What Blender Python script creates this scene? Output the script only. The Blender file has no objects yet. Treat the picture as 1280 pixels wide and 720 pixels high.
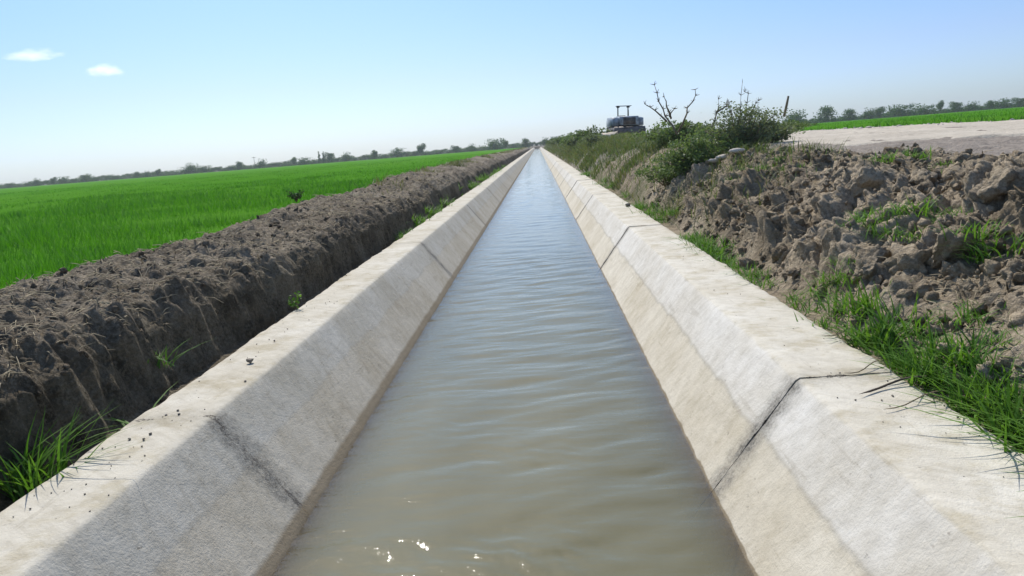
import bpy, math, random
import numpy as np
from mathutils import Vector, Matrix
random.seed(7); RG = np.random.default_rng(7)
scn = bpy.context.scene
COL = scn.collection
PI = math.pi

# ------------------------------------------------------------------ camera
FPX, SL = 960.0, 0.079
CAMH = 1.35
_a = np.array([(672-640)/FPX, (360-181)/FPX, 1.0])
_n = np.array([-SL, 1.0, 0.0]); _n[2] = -(_a @ _n)
_Y = _a/np.linalg.norm(_a); _Z = _n/np.linalg.norm(_n); _X = np.cross(_Y, _Z)
if _X[0] < 0: _X = -_X
MW = np.array([_X, _Y, _Z])                      # camera (right, up, forward) -> world
cd = bpy.data.cameras.new('camera'); cam = bpy.data.objects.new('camera', cd); COL.objects.link(cam)
R, U, Fw = MW[:, 0], MW[:, 1], MW[:, 2]
cam.matrix_world = Matrix(((R[0], U[0], -Fw[0], 0), (R[1], U[1], -Fw[1], 0), (R[2], U[2], -Fw[2], CAMH), (0, 0, 0, 1)))
cd.sensor_fit = 'HORIZONTAL'; cd.sensor_width = 36; cd.lens = 36*FPX/1280
cd.clip_start = 0.05; cd.clip_end = 8000
scn.camera = cam
def at(px, py, D):                               # a bearing seen in the photo, at distance D along the canal
    d = MW @ np.array([(px-640)/FPX, (360-py)/FPX, 1.0])
    return np.array([0, 0, CAMH]) + d*(D/d[1])

# ------------------------------------------------------------------ noise
def _h(ix, iy, s):
    n = (ix.astype(np.int64)*374761393 + iy.astype(np.int64)*668265263 + s*974711) & 0xffffffff
    n = ((n ^ (n >> 13))*1274126177) & 0xffffffff
    return ((n ^ (n >> 16)) & 0xffff)/65535.0
def vn(x, y, s=0):
    ix, iy = np.floor(x), np.floor(y); fx, fy = x-ix, y-iy
    fx = fx*fx*(3-2*fx); fy = fy*fy*(3-2*fy)
    a, b, c, d = _h(ix, iy, s), _h(ix+1, iy, s), _h(ix, iy+1, s), _h(ix+1, iy+1, s)
    return (a+(b-a)*fx)+((c+(d-c)*fx)-(a+(b-a)*fx))*fy*1.0
def fbm(x, y, s=0, o=4, g=.5):
    t = 0; A = 1; m = 0
    for k in range(o):
        t = t+A*(vn(x*2**k, y*2**k, s+k*17)*2-1); m += A; A *= g
    return t/m
def worley(x, y, s=0):
    ix, iy = np.floor(x), np.floor(y); f1 = np.full(x.shape, 9.); idv = np.zeros(x.shape); f2 = f1.copy()
    for i in (-1, 0, 1):
        for j in (-1, 0, 1):
            cx, cy = ix+i, iy+j
            d = np.hypot(cx+_h(cx, cy, s)-x, cy+_h(cx, cy, s+5)-y)
            m = d < f1
            f2 = np.where(m, f1, np.minimum(f2, d)); f1 = np.where(m, d, f1); idv = np.where(m, _h(cx, cy, s+9), idv)
    return f1, f2, idv
def clods(x, y, c, s):
    wx = x+c*.35*fbm(x/c*1.3, y/c*1.3, s+3, 2); wy = y+c*.35*fbm(x/c*1.3, y/c*1.3, s+4, 2)
    f1, f2, i = worley(wx/c, wy/c, s)
    return c*np.sqrt(np.clip(1-(f1/.62)**2, 0, 1))*(.15+.85*i*i)
def sst(a, b, x):
    t = np.clip((x-a)/(b-a), 0, 1); return t*t*(3-2*t)

# ------------------------------------------------------------------ mesh helpers
def mk(name, V, Fs, mats=None, parent=None, smooth=False, mi=None, link=True):
    V = np.asarray(V, np.float32).reshape(-1, 3)
    if not isinstance(Fs, list): Fs = [Fs]
    Fs = [np.asarray(f, np.int32) for f in Fs if len(f)]
    me = bpy.data.meshes.new(name)
    loops = np.concatenate([f.ravel() for f in Fs]); tot = np.concatenate([np.full(len(f), f.shape[1], np.int32) for f in Fs])
    me.vertices.add(len(V)); me.vertices.foreach_set('co', V.ravel())
    me.loops.add(len(loops)); me.loops.foreach_set('vertex_index', loops)
    st = np.concatenate([[0], np.cumsum(tot)[:-1]]).astype(np.int32)
    me.polygons.add(len(tot)); me.polygons.foreach_set('loop_start', st); me.polygons.foreach_set('loop_total', tot)
    if smooth: me.polygons.foreach_set('use_smooth', np.ones(len(tot), bool))
    if mi is not None: me.polygons.foreach_set('material_index', np.asarray(mi, np.int32))
    me.update(calc_edges=True); me.validate()
    for m in ([mats] if mats is not None and not isinstance(mats, (list, tuple)) else (mats or [])): me.materials.append(m)
    o = bpy.data.objects.new(name, me); COL.objects.link(o)
    if parent is not None: o.parent = parent
    return o
class MB:
    def __init__(s): s.V = []; s.q = []; s.t = []; s.n = 0
    def add(s, V, q=None, t=None):
        V = np.asarray(V, float).reshape(-1, 3)
        if q is not None and len(q): s.q.append(np.asarray(q)+s.n)
        if t is not None and len(t): s.t.append(np.asarray(t)+s.n)
        s.V.append(V); s.n += len(V)
    def box(s, lo, hi, bev=0.0):
        lo, hi = np.array(lo, float), np.array(hi, float)
        if bev <= 0:
            V = np.array([[x, y, z] for x in (lo[0], hi[0]) for y in (lo[1], hi[1]) for z in (lo[2], hi[2])])
            s.add(V, [(0, 1, 3, 2), (4, 6, 7, 5), (0, 4, 5, 1), (2, 3, 7, 6), (0, 2, 6, 4), (1, 5, 7, 3)]); return
        b = bev; c = []
        for z, i in ((lo[2], b), (lo[2]+b, 0), (hi[2]-b, 0), (hi[2], b)):
            x0, x1, y0, y1 = lo[0]+i, hi[0]-i, lo[1]+i, hi[1]-i
            c += [(x0+b, y0, z), (x1-b, y0, z), (x1, y0+b, z), (x1, y1-b, z), (x1-b, y1, z), (x0+b, y1, z), (x0, y1-b, z), (x0, y0+b, z)]
        q = []
        for k in range(3):
            for i in range(8): q.append((k*8+i, k*8+(i+1) % 8, k*8+8+(i+1) % 8, k*8+8+i))
        q += [(3, 2, 1, 0), (7, 6, 3, 0)[:4], (6, 5, 4, 3), (24, 25, 26, 27), (24, 27, 30, 31), (27, 28, 29, 30)]
        s.add(c, q)
    def tube(s, pts, rad, n=6):
        pts = [np.asarray(p, float) for p in pts]; k = len(pts); V = []
        rad = rad if hasattr(rad, '__len__') else [rad]*k
        for i in range(k):
            t = pts[min(i+1, k-1)]-pts[max(i-1, 0)]; t /= (np.linalg.norm(t)+1e-9)
            u = np.cross(t, [0, 0, 1.0] if abs(t[2]) < .9 else [1.0, 0, 0]); u /= np.linalg.norm(u); w = np.cross(t, u)
            for j in range(n):
                a = 2*PI*j/n; V.append(pts[i]+rad[i]*(math.cos(a)*u+math.sin(a)*w))
        q = [(i*n+j, i*n+(j+1) % n, (i+1)*n+(j+1) % n, (i+1)*n+j) for i in range(k-1) for j in range(n)]
        b = len(V); V += [pts[0], pts[-1]]
        t = [(b, (j+1) % n, j) for j in range(n)]+[(b+1, (k-1)*n+j, (k-1)*n+(j+1) % n) for j in range(n)]
        s.add(V, q, t)
    def prism(s, poly, x0, x1):                  # (y, z) outline extruded along x
        k = len(poly); V = [(x0, y, z) for y, z in poly]+[(x1, y, z) for y, z in poly]
        q = [(i, (i+1) % k, k+(i+1) % k, k+i) for i in range(k)]
        c0, c1 = 2*k, 2*k+1; my = sum(p[0] for p in poly)/k; mz = sum(p[1] for p in poly)/k
        V += [(x0, my, mz), (x1, my, mz)]
        t = [(c0, (i+1) % k, i) for i in range(k)]+[(c1, k+i, k+(i+1) % k) for i in range(k)]
        s.add(V, q, t)
    def build(s, name, mat, parent=None, smooth=False):
        F = []
        if s.q: F.append(np.concatenate(s.q))
        if s.t: F.append(np.concatenate(s.t))
        return mk(name, np.concatenate(s.V), F, mat, parent, smooth)
def grid_faces(nr, nc):
    i = np.arange((nr-1)*(nc-1)); r, c = i//(nc-1), i % (nc-1); a = r*nc+c
    return np.stack([a, a+1, a+nc+1, a+nc], 1)
def tag(o, label=None, cat=None, group=None, kind=None):
    for k, v in (('label', label), ('category', cat), ('group', group), ('kind', kind)):
        if v: o[k] = v
    return o
def empty(name, loc=(0, 0, 0), rz=0.):
    o = bpy.data.objects.new(name, None); COL.objects.link(o); o.location = loc; o.rotation_euler = (0, 0, rz); o.empty_display_size = .2
    return o
def dup(o, parent=None):
    c = o.copy(); COL.objects.link(c)
    if parent is not None: c.parent = parent
    for ch in list(o.children): dup(ch, c)
    return c

# ------------------------------------------------------------------ materials
class NT:
    def __init__(s, name):
        s.m = bpy.data.materials.new(name); s.m.use_nodes = True; s.t = s.m.node_tree; s.t.nodes.clear()
        s.out = s.t.nodes.new('ShaderNodeOutputMaterial')
    def n(s, typ, ins=None, **kw):
        nd = s.t.nodes.new('ShaderNode'+typ)
        for k, v in kw.items(): setattr(nd, k, v)
        for k, v in (ins or {}).items(): s.set(nd.inputs[k], v)
        return nd
    def set(s, sock, v):
        if isinstance(v, bpy.types.NodeSocket): s.t.links.new(v, sock)
        elif isinstance(v, (tuple, list)) and len(v) == 3 and sock.type == 'RGBA': sock.default_value = (*v, 1)
        else: sock.default_value = v
    def pos(s): return s.n('NewGeometry').outputs['Position']
    def mapv(s, vec, sc): return s.n('Mapping', {'Vector': vec, 'Scale': sc}).outputs[0]
    def noise(s, vec, scale, detail=4, rough=.55): return s.n('TexNoise', {'Vector': vec, 'Scale': scale, 'Detail': detail, 'Roughness': rough}).outputs['Fac']
    def ramp(s, f, a, b, lo=0., hi=1.):
        return s.n('MapRange', {'Value': f, 'From Min': a, 'From Max': b, 'To Min': lo, 'To Max': hi}, clamp=True).outputs[0]
    def mix(s, f, a, b, mode='MIX'):
        nd = s.n('Mix', data_type='RGBA', blend_type=mode); s.set(nd.inputs[0], f); s.set(nd.inputs[6], a); s.set(nd.inputs[7], b); return nd.outputs[2]
    def math(s, op, a, b=0., c=0.):
        nd = s.n('Math', operation=op); s.set(nd.inputs[0], a); s.set(nd.inputs[1], b); s.set(nd.inputs[2], c); return nd.outputs[0]
    def sep(s, v): nd = s.n('SeparateXYZ', {0: v}); return nd.outputs[0], nd.outputs[1], nd.outputs[2]
    def bump(s, h, st=.5, d=.02, nrm=None):
        i = {'Height': h, 'Strength': st, 'Distance': d}
        if nrm is not None: i['Normal'] = nrm
        return s.n('Bump', i).outputs[0]
    def pbr(s, col, rough=.9, nrm=None, spec=.3, metal=0.):
        i = {'Base Color': col, 'Roughness': rough, 'Specular IOR Level': spec, 'Metallic': metal}
        if nrm is not None: i['Normal'] = nrm
        return s.n('BsdfPrincipled', i).outputs[0]
    def done(s, sh): s.t.links.new(sh, s.out.inputs['Surface']); return s.m
def m_plain(name, col, rough=.8, metal=0., var=.25, scale=6., bump=.2):
    t = NT(name); p = t.n('TexCoord').outputs['Object']; f = t.noise(p, scale, 5)
    c = t.mix(t.ramp(f, .35, .65), tuple(x*(1-var) for x in col), tuple(min(1, x*(1+var)) for x in col))
    return t.done(t.pbr(c, rough, t.bump(t.noise(p, scale*6, 3), bump, .01), .3, metal))
def m_leaf(name, a, b, trans=.4, rough=.55):
    t = NT(name); g = t.n('NewGeometry'); p = g.outputs['Position']
    f = t.math('ADD', t.math('MULTIPLY', g.outputs['Random Per Island'], .55), t.math('MULTIPLY', t.ramp(t.math('ADD', t.math('MULTIPLY', t.noise(p, .9, 3), .5), t.math('MULTIPLY', t.noise(p, .16, 4), .5)), .36, .64), .45))
    c = t.mix(f, a, b)
    d = t.pbr(c, rough, None, .12); tr = t.n('BsdfTranslucent', {'Color': t.mix(1., c, (1.15, 1.2, .55), 'MULTIPLY')}).outputs[0]
    return t.done(t.n('MixShader', {0: trans, 1: d, 2: tr}).outputs[0])
def m_earth(name, dark, mid, pale, pale_amt=.5, bs=1., extra=None, isl=False):
    t = NT(name); p = t.pos()
    big = t.noise(p, .8, 4); med = t.noise(p, 6, 6, .6); fine = t.noise(p, 38, 6, .7)
    c = t.mix(t.ramp(med, .32, .62), dark, mid)
    c = t.mix(t.math('MULTIPLY', t.ramp(t.math('ADD', t.math('MULTIPLY', big, .5), t.math('MULTIPLY', fine, .5)), .46, .6), pale_amt), c, pale)
    c = t.mix(t.math('MULTIPLY', t.ramp(t.noise(p, 90, 3), .55, .7), .45), c, dark)
    if extra: c = extra(t, p, c)
    c = t.mix(1., c, t.mix(t.n('NewGeometry').outputs['Random Per Island'], (.68, .66, .64), (1.3, 1.28, 1.25)), 'MULTIPLY') if isl else c
    vo = t.n('TexVoronoi', {'Vector': p, 'Scale': 22.}).outputs['Distance']
    h = t.math('ADD', t.math('MULTIPLY', fine, .7), t.math('MULTIPLY', vo, -.45))
    h = t.math('ADD', h, t.math('MULTIPLY', t.noise(p, 120, 3), .25))
    return t.done(t.pbr(c, .95, t.bump(h, .9*bs, .05), .1))
def m_concrete(name, slope, slope_low, lip, split_z, wet_w, joint_dark):
    t = NT(name); p = t.pos(); x, y, z = t.sep(p)
    n1 = t.noise(p, 1.3, 6, .6); n2 = t.noise(p, 9, 6, .65); n3 = t.noise(p, 70, 4, .7); ny = t.noise(t.mapv(p, (.3, 1.2, .3)), 1.5, 5)
    zz = t.math('ADD', z, t.math('MULTIPLY', t.math('SUBTRACT', ny, .5), .10))
    zz = t.math('ADD', zz, t.math('MULTIPLY', t.math('SUBTRACT', n2, .5), .025))
    c = t.mix(t.ramp(zz, split_z-.012, split_z+.012), slope_low, slope)
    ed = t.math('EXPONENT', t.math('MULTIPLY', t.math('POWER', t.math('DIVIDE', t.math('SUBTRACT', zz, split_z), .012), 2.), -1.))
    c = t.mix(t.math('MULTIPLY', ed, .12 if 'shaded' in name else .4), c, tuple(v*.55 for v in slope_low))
    c = t.mix(t.ramp(t.math('ADD', z, t.math('MULTIPLY', t.math('SUBTRACT', n2, .5), .02)), -.02, -.006), c, lip)
    c = t.mix(t.ramp(n1, .35, .68, 0., .8), c, t.mix(1., c, (.74, .70, .62), 'MULTIPLY'))
    nd = t.noise(t.mapv(t.n('VectorRotate', {'Vector': p, 'Angle': .7}, rotation_type='Z_AXIS').outputs[0], (1.2, 9., 4.)), 2.2, 6, .7)
    c = t.mix(t.ramp(nd, .48, .68, 0., .5), c, t.mix(1., c, (.72, .70, .66), 'MULTIPLY'))
    c = t.mix(t.ramp(n2, .4, .7, 0., .65), c, t.mix(1., c, (.78, .77, .75), 'MULTIPLY'))
    c = t.mix(t.ramp(n3, .6, .75, 0., .35), c, t.mix(1., c, (.55, .52, .48), 'MULTIPLY'))
    # spalls and dirt specks on the lip
    v = t.n('TexVoronoi', {'Vector': t.mapv(p, (1., .6, 1.)), 'Scale': 14.}).outputs['Distance']
    c = t.mix(t.math('MULTIPLY', t.ramp(v, .04, .10, 1., 0.), t.ramp(n1, .5, .62, 0., .7)), c, (.13, .10, .075))
    pit = t.math('MULTIPLY', t.ramp(t.noise(t.mapv(p, (1., .55, 1.)), 30, 6, .75), .63, .68), t.ramp(t.noise(p, 2.3, 4), .5, .6))
    c = t.mix(t.math('MULTIPLY', pit, .7), c, (.16, .145, .12))
    scr = t.math('MULTIPLY', t.ramp(t.noise(t.mapv(p, (1.5, .12, 1.5)), 9, 5, .7), .6, .66), .35)
    c = t.mix(scr, c, t.mix(1., c, (.66, .63, .58), 'MULTIPLY'))
    # crumbly mortar stain on both sides of each joint
    dj = t.math('ABSOLUTE', t.math('SUBTRACT', t.math('MODULO', t.math('ADD', y, JS*10+JS/2-J0), JS), JS/2))
    djn = t.math('ADD', dj, t.math('MULTIPLY', t.math('SUBTRACT', t.noise(p, 13, 7, .8), .5), .34))
    jm = t.math('MULTIPLY', t.math('MULTIPLY', t.ramp(t.noise(p, 7, 5, .7), .34, .56, .35, 1.), t.ramp(djn, .02, .17, 1., 0.)), t.ramp(z, -.03, .0, joint_dark, joint_dark*.3))
    c = t.mix(jm, c, t.mix(t.ramp(t.noise(p, 45, 5, .85), .40, .58), (.055, .05, .043), (.27, .255, .22)))
    wv = t.math('ADD', dj, t.math('MULTIPLY', t.math('SUBTRACT', t.noise(t.mapv(p, (1., .05, 1.)), 5, 6, .75), .47), .22))
    c = t.mix(t.math('MULTIPLY', t.ramp(t.math('ABSOLUTE', wv), .003, .011, 1., 0.), t.ramp(t.noise(p, 9, 4), .40, .55, .1, .85)), c, (.06, .05, .042))
    c = t.mix(t.math('MULTIPLY', t.ramp(z, -.02, -.008), t.ramp(t.noise(p, 3.1, 6, .7), .5, .62, 0., .55)), c, t.mix(1., c, (.70, .65, .52), 'MULTIPLY'))
    # silt line left by the water
    zw = t.math('ADD', z, t.math('MULTIPLY', t.math('SUBTRACT', t.noise(p, 5, 5), .5), .03))
    c = t.mix(t.ramp(zw, WZ+wet_w*.8, WZ+wet_w*1.2, .8, 0.), c, (.19, .145, .085))
    c = t.mix(t.ramp(zw, WZ-.01, WZ+.02, .6, 0.), c, (.10, .08, .05))
    h = t.math('ADD', t.math('MULTIPLY', n3, .6), t.math('ADD', t.math('MULTIPLY', n2, .8), t.math('MULTIPLY', t.noise(t.mapv(p, (1., .35, 1.)), 30, 4), .4)))
    h = t.math('SUBTRACT', h, t.math('MULTIPLY', pit, .8))
    h = t.math('ADD', h, t.math('MULTIPLY', jm, t.noise(p, 40, 5, .8)))
    return t.done(t.pbr(c, .9, t.bump(h, .6, .012), .2))

J0, JS, WZ = 4.05, 7.85, -.63
M = {}
def grassy(t, p, c):
    return t.mix(t.ramp(t.noise(p, .7, 4), .52, .66, 0., .55), c, (.075, .10, .03))
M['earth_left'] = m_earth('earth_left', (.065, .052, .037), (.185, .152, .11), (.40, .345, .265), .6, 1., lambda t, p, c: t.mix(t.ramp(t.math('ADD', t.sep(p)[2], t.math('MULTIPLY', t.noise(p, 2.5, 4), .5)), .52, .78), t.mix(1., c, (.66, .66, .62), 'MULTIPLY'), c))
M['earth_right'] = m_earth('earth_right', (.09, .071, .05), (.22, .182, .132), (.44, .37, .28), .6, 1., None)
M['clod'] = m_earth('clod', (.135, .106, .07), (.32, .26, .18), (.57, .48, .355), .6)
M['crumb'] = m_earth('crumb', (.13, .103, .068), (.30, .245, .17), (.54, .45, .335), .5, 1., None, True)
M['crumb_dark'] = m_earth('crumb_dark', (.08, .064, .046), (.18, .148, .108), (.33, .275, .21), .5, 1., None, True)
M['road'] = m_earth('road', (.33, .29, .235), (.46, .41, .335), (.58, .525, .44), .5, .5)
M['grey_earth'] = m_earth('grey_earth', (.15, .125, .11), (.24, .205, .185), (.34, .29, .26), .4, .6)
M['soil'] = m_earth('soil', (.07, .06, .04), (.13, .11, .07), (.2, .17, .12), .3, .5)
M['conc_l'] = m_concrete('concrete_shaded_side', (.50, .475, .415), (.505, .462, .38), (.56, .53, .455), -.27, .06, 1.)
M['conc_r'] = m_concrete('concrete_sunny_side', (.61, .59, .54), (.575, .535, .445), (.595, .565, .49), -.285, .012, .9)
M['rice'] = m_leaf('rice_leaf', (.035, .135, .009), (.09, .26, .022), .42)
M['grass'] = m_leaf('grass_leaf', (.045, .13, .015), (.15, .28, .05), .4)
M['weed'] = m_leaf('weed_leaf', (.06, .09, .03), (.20, .19, .09), .3)
M['weed_green'] = m_leaf('weed_green_leaf', (.06, .105, .03), (.15, .20, .075), .35)
M['bush'] = m_leaf('bush_leaf', (.075, .12, .05), (.19, .26, .115), .35)
M['greybush'] = m_leaf('grey_bush_leaf', (.10, .13, .08), (.23, .27, .17), .35)
M['tree'] = m_leaf('tree_leaf', (.025, .065, .018), (.06, .135, .035), .25)
M['stem'] = m_plain('stem', (.16, .13, .09), .9)
M['bark'] = m_plain('bark', (.09, .07, .055), .9)
M['straw'] = m_plain('straw', (.20, .16, .10), .9)
M['drystraw'] = m_plain('dry_straw', (.34, .28, .18), .9)
M['stone'] = m_plain('stone', (.20, .175, .145), .95, 0, .35, 30)
M['palestone'] = m_plain('pale_stone', (.52, .46, .39), .95, 0, .25, 12)
M['steel'] = m_plain('dozer_paint', (.25, .29, .34), .5, .0, .4, 3)
M['track'] = m_plain('track_steel', (.07, .065, .065), .7, .3, .4, 5)
M['rust'] = m_plain('blade_steel', (.12, .105, .095), .55, .4, .4, 3)
M['black'] = m_plain('dark_steel', (.04, .045, .05), .5, .4)

# ------------------------------------------------------------------ lattice helpers
def geo_rows(y0, y1, k):
    n = int(math.log(y1/y0)/k)+1; return y0*np.exp(np.linspace(0, math.log(y1/y0), n))

# ------------------------------------------------------------------ ground
xs = np.array([-1500, -700, -300, -150, -80, -40, -20, -12, -8, -6, -4.6, -3.6, -2.9, -2.45, -2.40, -1.3, -.31, .8, 1.80, 1.86, 2.4, 3.2, 4.6, 6.5, 9, 12, 15, 18, 24, 40, 80, 150, 300, 700, 1500.])
ys = np.concatenate([[-60, -20, -8, -3, 0], np.arange(3, 30, 3.), np.array([34, 42, 52, 64, 80, 100, 140, 200, 300, 430, 431, 700, 1100, 1600, 2200, 3000])])
def ground_z(x, y):
    z = np.where(x < -2.42, -.12, np.where(x > 1.83, -.10, -1.7))
    z = np.where(x < -4.0, .18, z)
    z = np.where(x > 4, .45, z); z = np.where(x > 15.2, .78, z)
    z = np.where((y > 430) & (abs(x+.3) < 3), 0.15, z)
    return z
gx, gy = np.meshgrid(xs, ys)
mk('ground', np.stack([gx, gy, ground_z(gx, gy)], -1), grid_faces(len(ys), len(xs)), M['soil'])
tag(bpy.data.objects['ground'], 'flat dark soil of the plain under fields and canal', 'ground', kind='structure')

# canal bed and water
b = MB(); b.box((-1.2, -4, -1.3), (.6, 425, -1.12)); tag(b.build('canal_bed', M['soil']), 'silty bed of the canal under the murky water', 'canal bed', kind='structure')

yr = np.concatenate([[-4], np.linspace(.6, 14, 560), 14*np.exp(np.linspace(0.004, math.log(425/14), 420))])
xc = np.linspace(-1.47, .86, 90)
wx, wy = np.meshgrid(xc, yr)
def ripples(x, y):
    z = 0*x
    r = np.random.default_rng(3)
    wxp = x+.12*fbm(x*1.1, y*.9, 40, 3); wyp = y+.16*fbm(x*1.0+9, y*.8, 41, 3)
    for lam, amp in ((.75, .0024), (.50, .0020), (.34, .0009), (.22, .0005), (.15, .0004)):
        for k in range(2):
            th = r.normal(-.12, .24); ph = r.uniform(0, 6.28)
            w = wxp*math.sin(th)+wyp*math.cos(th)
            env = .35+1.3*np.clip(vn(x*1.3/lam*.3+k*7, y/lam*.22+lam*9, 50+k), 0, 1)
            s = np.sin(2*PI*w/lam+ph)
            z = z+amp*env*(s+.35*np.sin(2*(2*PI*w/lam+ph)+1.2))
    # steep ripple patches added to catch sun glints, strongest near the camera
    msk = sst(.62, .82, vn(x*2.1+3, y*1.7+5, 61))*sst(.1, .5, np.minimum(x+1.47, .86-x))/(1+(y/4.2)**4)*.45
    msk = np.maximum(msk, (.35+.65*vn(x*6, y*6, 66))*np.exp(-((x+.20)/.33)**2-((y-3.42)/.30)**2))
    for k, lam in enumerate((.15, .10, .06)):
        th = .45+.4*k; w = wxp*math.sin(th)+wyp*math.cos(th); z = z+msk*.0082*(lam/.16)*np.sin(2*PI*w/lam+3*vn(x*5, y*5, 63+k))
    edge = sst(0, .35, np.minimum(x+1.47, .86-x))
    return z*(.35+.65*edge)*(1/(1+(y/60)**2))
wz = WZ+ripples(wx, wy)*sst(-2, .6, wy)
t = NT('murky_water'); p = t.pos(); x_, y_, z_ = t.sep(p)
bn = t.noise(t.mapv(p, (2.2, 5.5, 1)), 1.6, 5, .6); bn2 = t.noise(t.mapv(p, (1.2, 2.2, 1)), 14, 4, .6)
nrm = t.bump(t.math('ADD', bn, t.math('MULTIPLY', bn2, .16)), .34, .02)
lay = t.n('Fresnel', {'IOR': 1.33, 'Normal': nrm}).outputs[0]
gl = t.n('BsdfGlossy', {'Roughness': .045, 'Color': (1, 1, 1), 'Normal': nrm}).outputs[0]
col = t.mix(t.ramp(t.noise(t.mapv(p, (1, .35, 1)), 1.1, 4), .35, .65), (.125, .115, .060), (.155, .142, .078))
df = t.n('BsdfDiffuse', {'Color': col}).outputs[0]
dep = t.math('MULTIPLY', t.math('MINIMUM', t.math('ADD', x_, 1.45), t.math('SUBTRACT', .84, x_)), 1.31)   # how deep the water stands over the sloping wall
tr = t.math('EXPONENT', t.math('MULTIPLY', t.math('MAXIMUM', dep, 0.), -6.))
body = t.n('MixShader', {0: tr, 1: df, 2: t.n('BsdfTransparent', {'Color': (.92, .88, .74)}).outputs[0]}).outputs[0]
M['water'] = t.done(t.n('MixShader', {0: lay, 1: body, 2: gl}).outputs[0])
tag(mk('water', np.stack([wx, wy, wz], -1), grid_faces(len(yr), len(xc)), M['water'], smooth=True), 'murky olive water rippling down the long straight canal', 'water', kind='structure')

# ------------------------------------------------------------------ concrete canal walls
def panel(side, name, mat, seed):
    L = JS-(.008 if side > 0 else 0.)
    if side < 0: prof = [(-2.41, -.30), (-2.405, -.012), (-2.385, 0)]+[(-2.385+.44*k/9, 0) for k in range(1, 10)]+[(-1.93, -.006), (-1.92, -.014)]
    else: prof = [(1.845, -.30), (1.84, -.012), (1.82, 0)]+[(1.82-.49*k/9, 0) for k in range(1, 10)]+[(1.32, -.006), (1.31, -.014)]
    x0 = prof[-1][0]; sg = 1 if side < 0 else -1
    prof += [(x0+sg*.762*d, -.014-d) for d in np.linspace(.04, 1.14, 26)]
    pr = np.array(prof); ny = 130
    yy = L*np.linspace(0, 1, ny)**1.15; P = pr[None, :, :].repeat(ny, 0)
    X = P[..., 0].copy(); Zz = P[..., 1].copy(); Yv = np.repeat(yy[:, None], len(pr), 1)
    und = .006*fbm(Yv*.8+seed, Zz*2+X, seed, 3)+.003*fbm(Yv*5+seed, Zz*6+X*6, seed+2, 3)
    Zz += und
    if side < 0: Zz -= und*(1-sst(0, .4, Yv)*sst(0, .4, L-Yv))
    outer = np.exp(-((P[..., 0]-(-2.39 if side < 0 else 1.83))/.05)**2)
    X += -sg*outer*sst(0, .2, Yv)*sst(0, .2, L-Yv)*(.028*fbm(Yv*2.2+seed, Yv*0, seed+5, 4)+.018*fbm(Yv*11, Yv*0, seed+6, 2))
    inner = np.exp(-((P[..., 0]-x0)/.03)**2)*(P[..., 1] > -.1)
    inner = inner*sst(0, .3, Yv)*sst(0, .3, L-Yv)
    Zz -= inner*.012*np.clip(fbm(Yv*7+seed, Yv*0, seed+8, 3), 0, 1)
    Yv = Yv+np.where((Yv < .001) | (Yv > L-.001), (.012 if side > 0 else .0)*fbm(X*14+Zz*11, Yv*0+seed, seed+9, 4), 0)
    step = (.009 if side > 0 else 0.)*np.exp(-Yv/1.2)*(.35+.65*np.clip(.5+1.5*fbm(X*5+Zz*4, Yv*0+seed, seed+12, 3), 0, 1))
    inn = np.zeros_like(X, bool); inn[:, 13:] = True
    step = step*np.where(inn, .45+.55*sst(.1, .35, -P[..., 1]), .3)
    X += np.where(inn, (.8*step)*(-1 if side > 0 else 1), 0); Zz += np.where(inn, .6*step, np.where(P[..., 1] > -.02, .7*step, 0))
    V = np.stack([X, Yv, Zz], -1); F = grid_faces(ny, len(pr))
    if side < 0: F = F[:, ::-1]
    # end caps so that the joint reads as a real gap
    capV, capF = [], []
    n0 = ny*len(pr)
    for row in (0, ny-1):
        a = V[row].copy(); bb = a.copy(); bb[:, 0] -= sg*.12; bb[:, 2] -= .1; bb[:, 1] += (.002 if row == 0 else -.002)
        o = n0+len(capV)*1; base = row*len(pr)
        st = n0+sum(len(c) for c in capV); capV += [a, bb]; m_ = len(pr)
        capF += [(st+i, st+i+1, st+m_+i+1, st+m_+i) for i in range(m_-1)]
    return mk(name, np.concatenate([V.reshape(-1, 3)]+capV), [F, np.array(capF)], mat, None, True)
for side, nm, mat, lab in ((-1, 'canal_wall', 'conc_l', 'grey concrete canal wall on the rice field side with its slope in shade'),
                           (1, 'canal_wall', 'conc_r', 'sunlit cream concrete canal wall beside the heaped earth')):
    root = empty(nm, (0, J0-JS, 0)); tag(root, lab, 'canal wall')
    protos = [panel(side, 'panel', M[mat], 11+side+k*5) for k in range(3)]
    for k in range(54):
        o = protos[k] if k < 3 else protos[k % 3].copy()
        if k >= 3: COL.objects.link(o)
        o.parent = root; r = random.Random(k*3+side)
        o.location = (r.uniform(-.003, .003)*(side > 0), k*JS+(.004 if side > 0 else 0.), r.uniform(-.003, .002)*(side > 0)); o.rotation_euler = (0, 0, 0)

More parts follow.
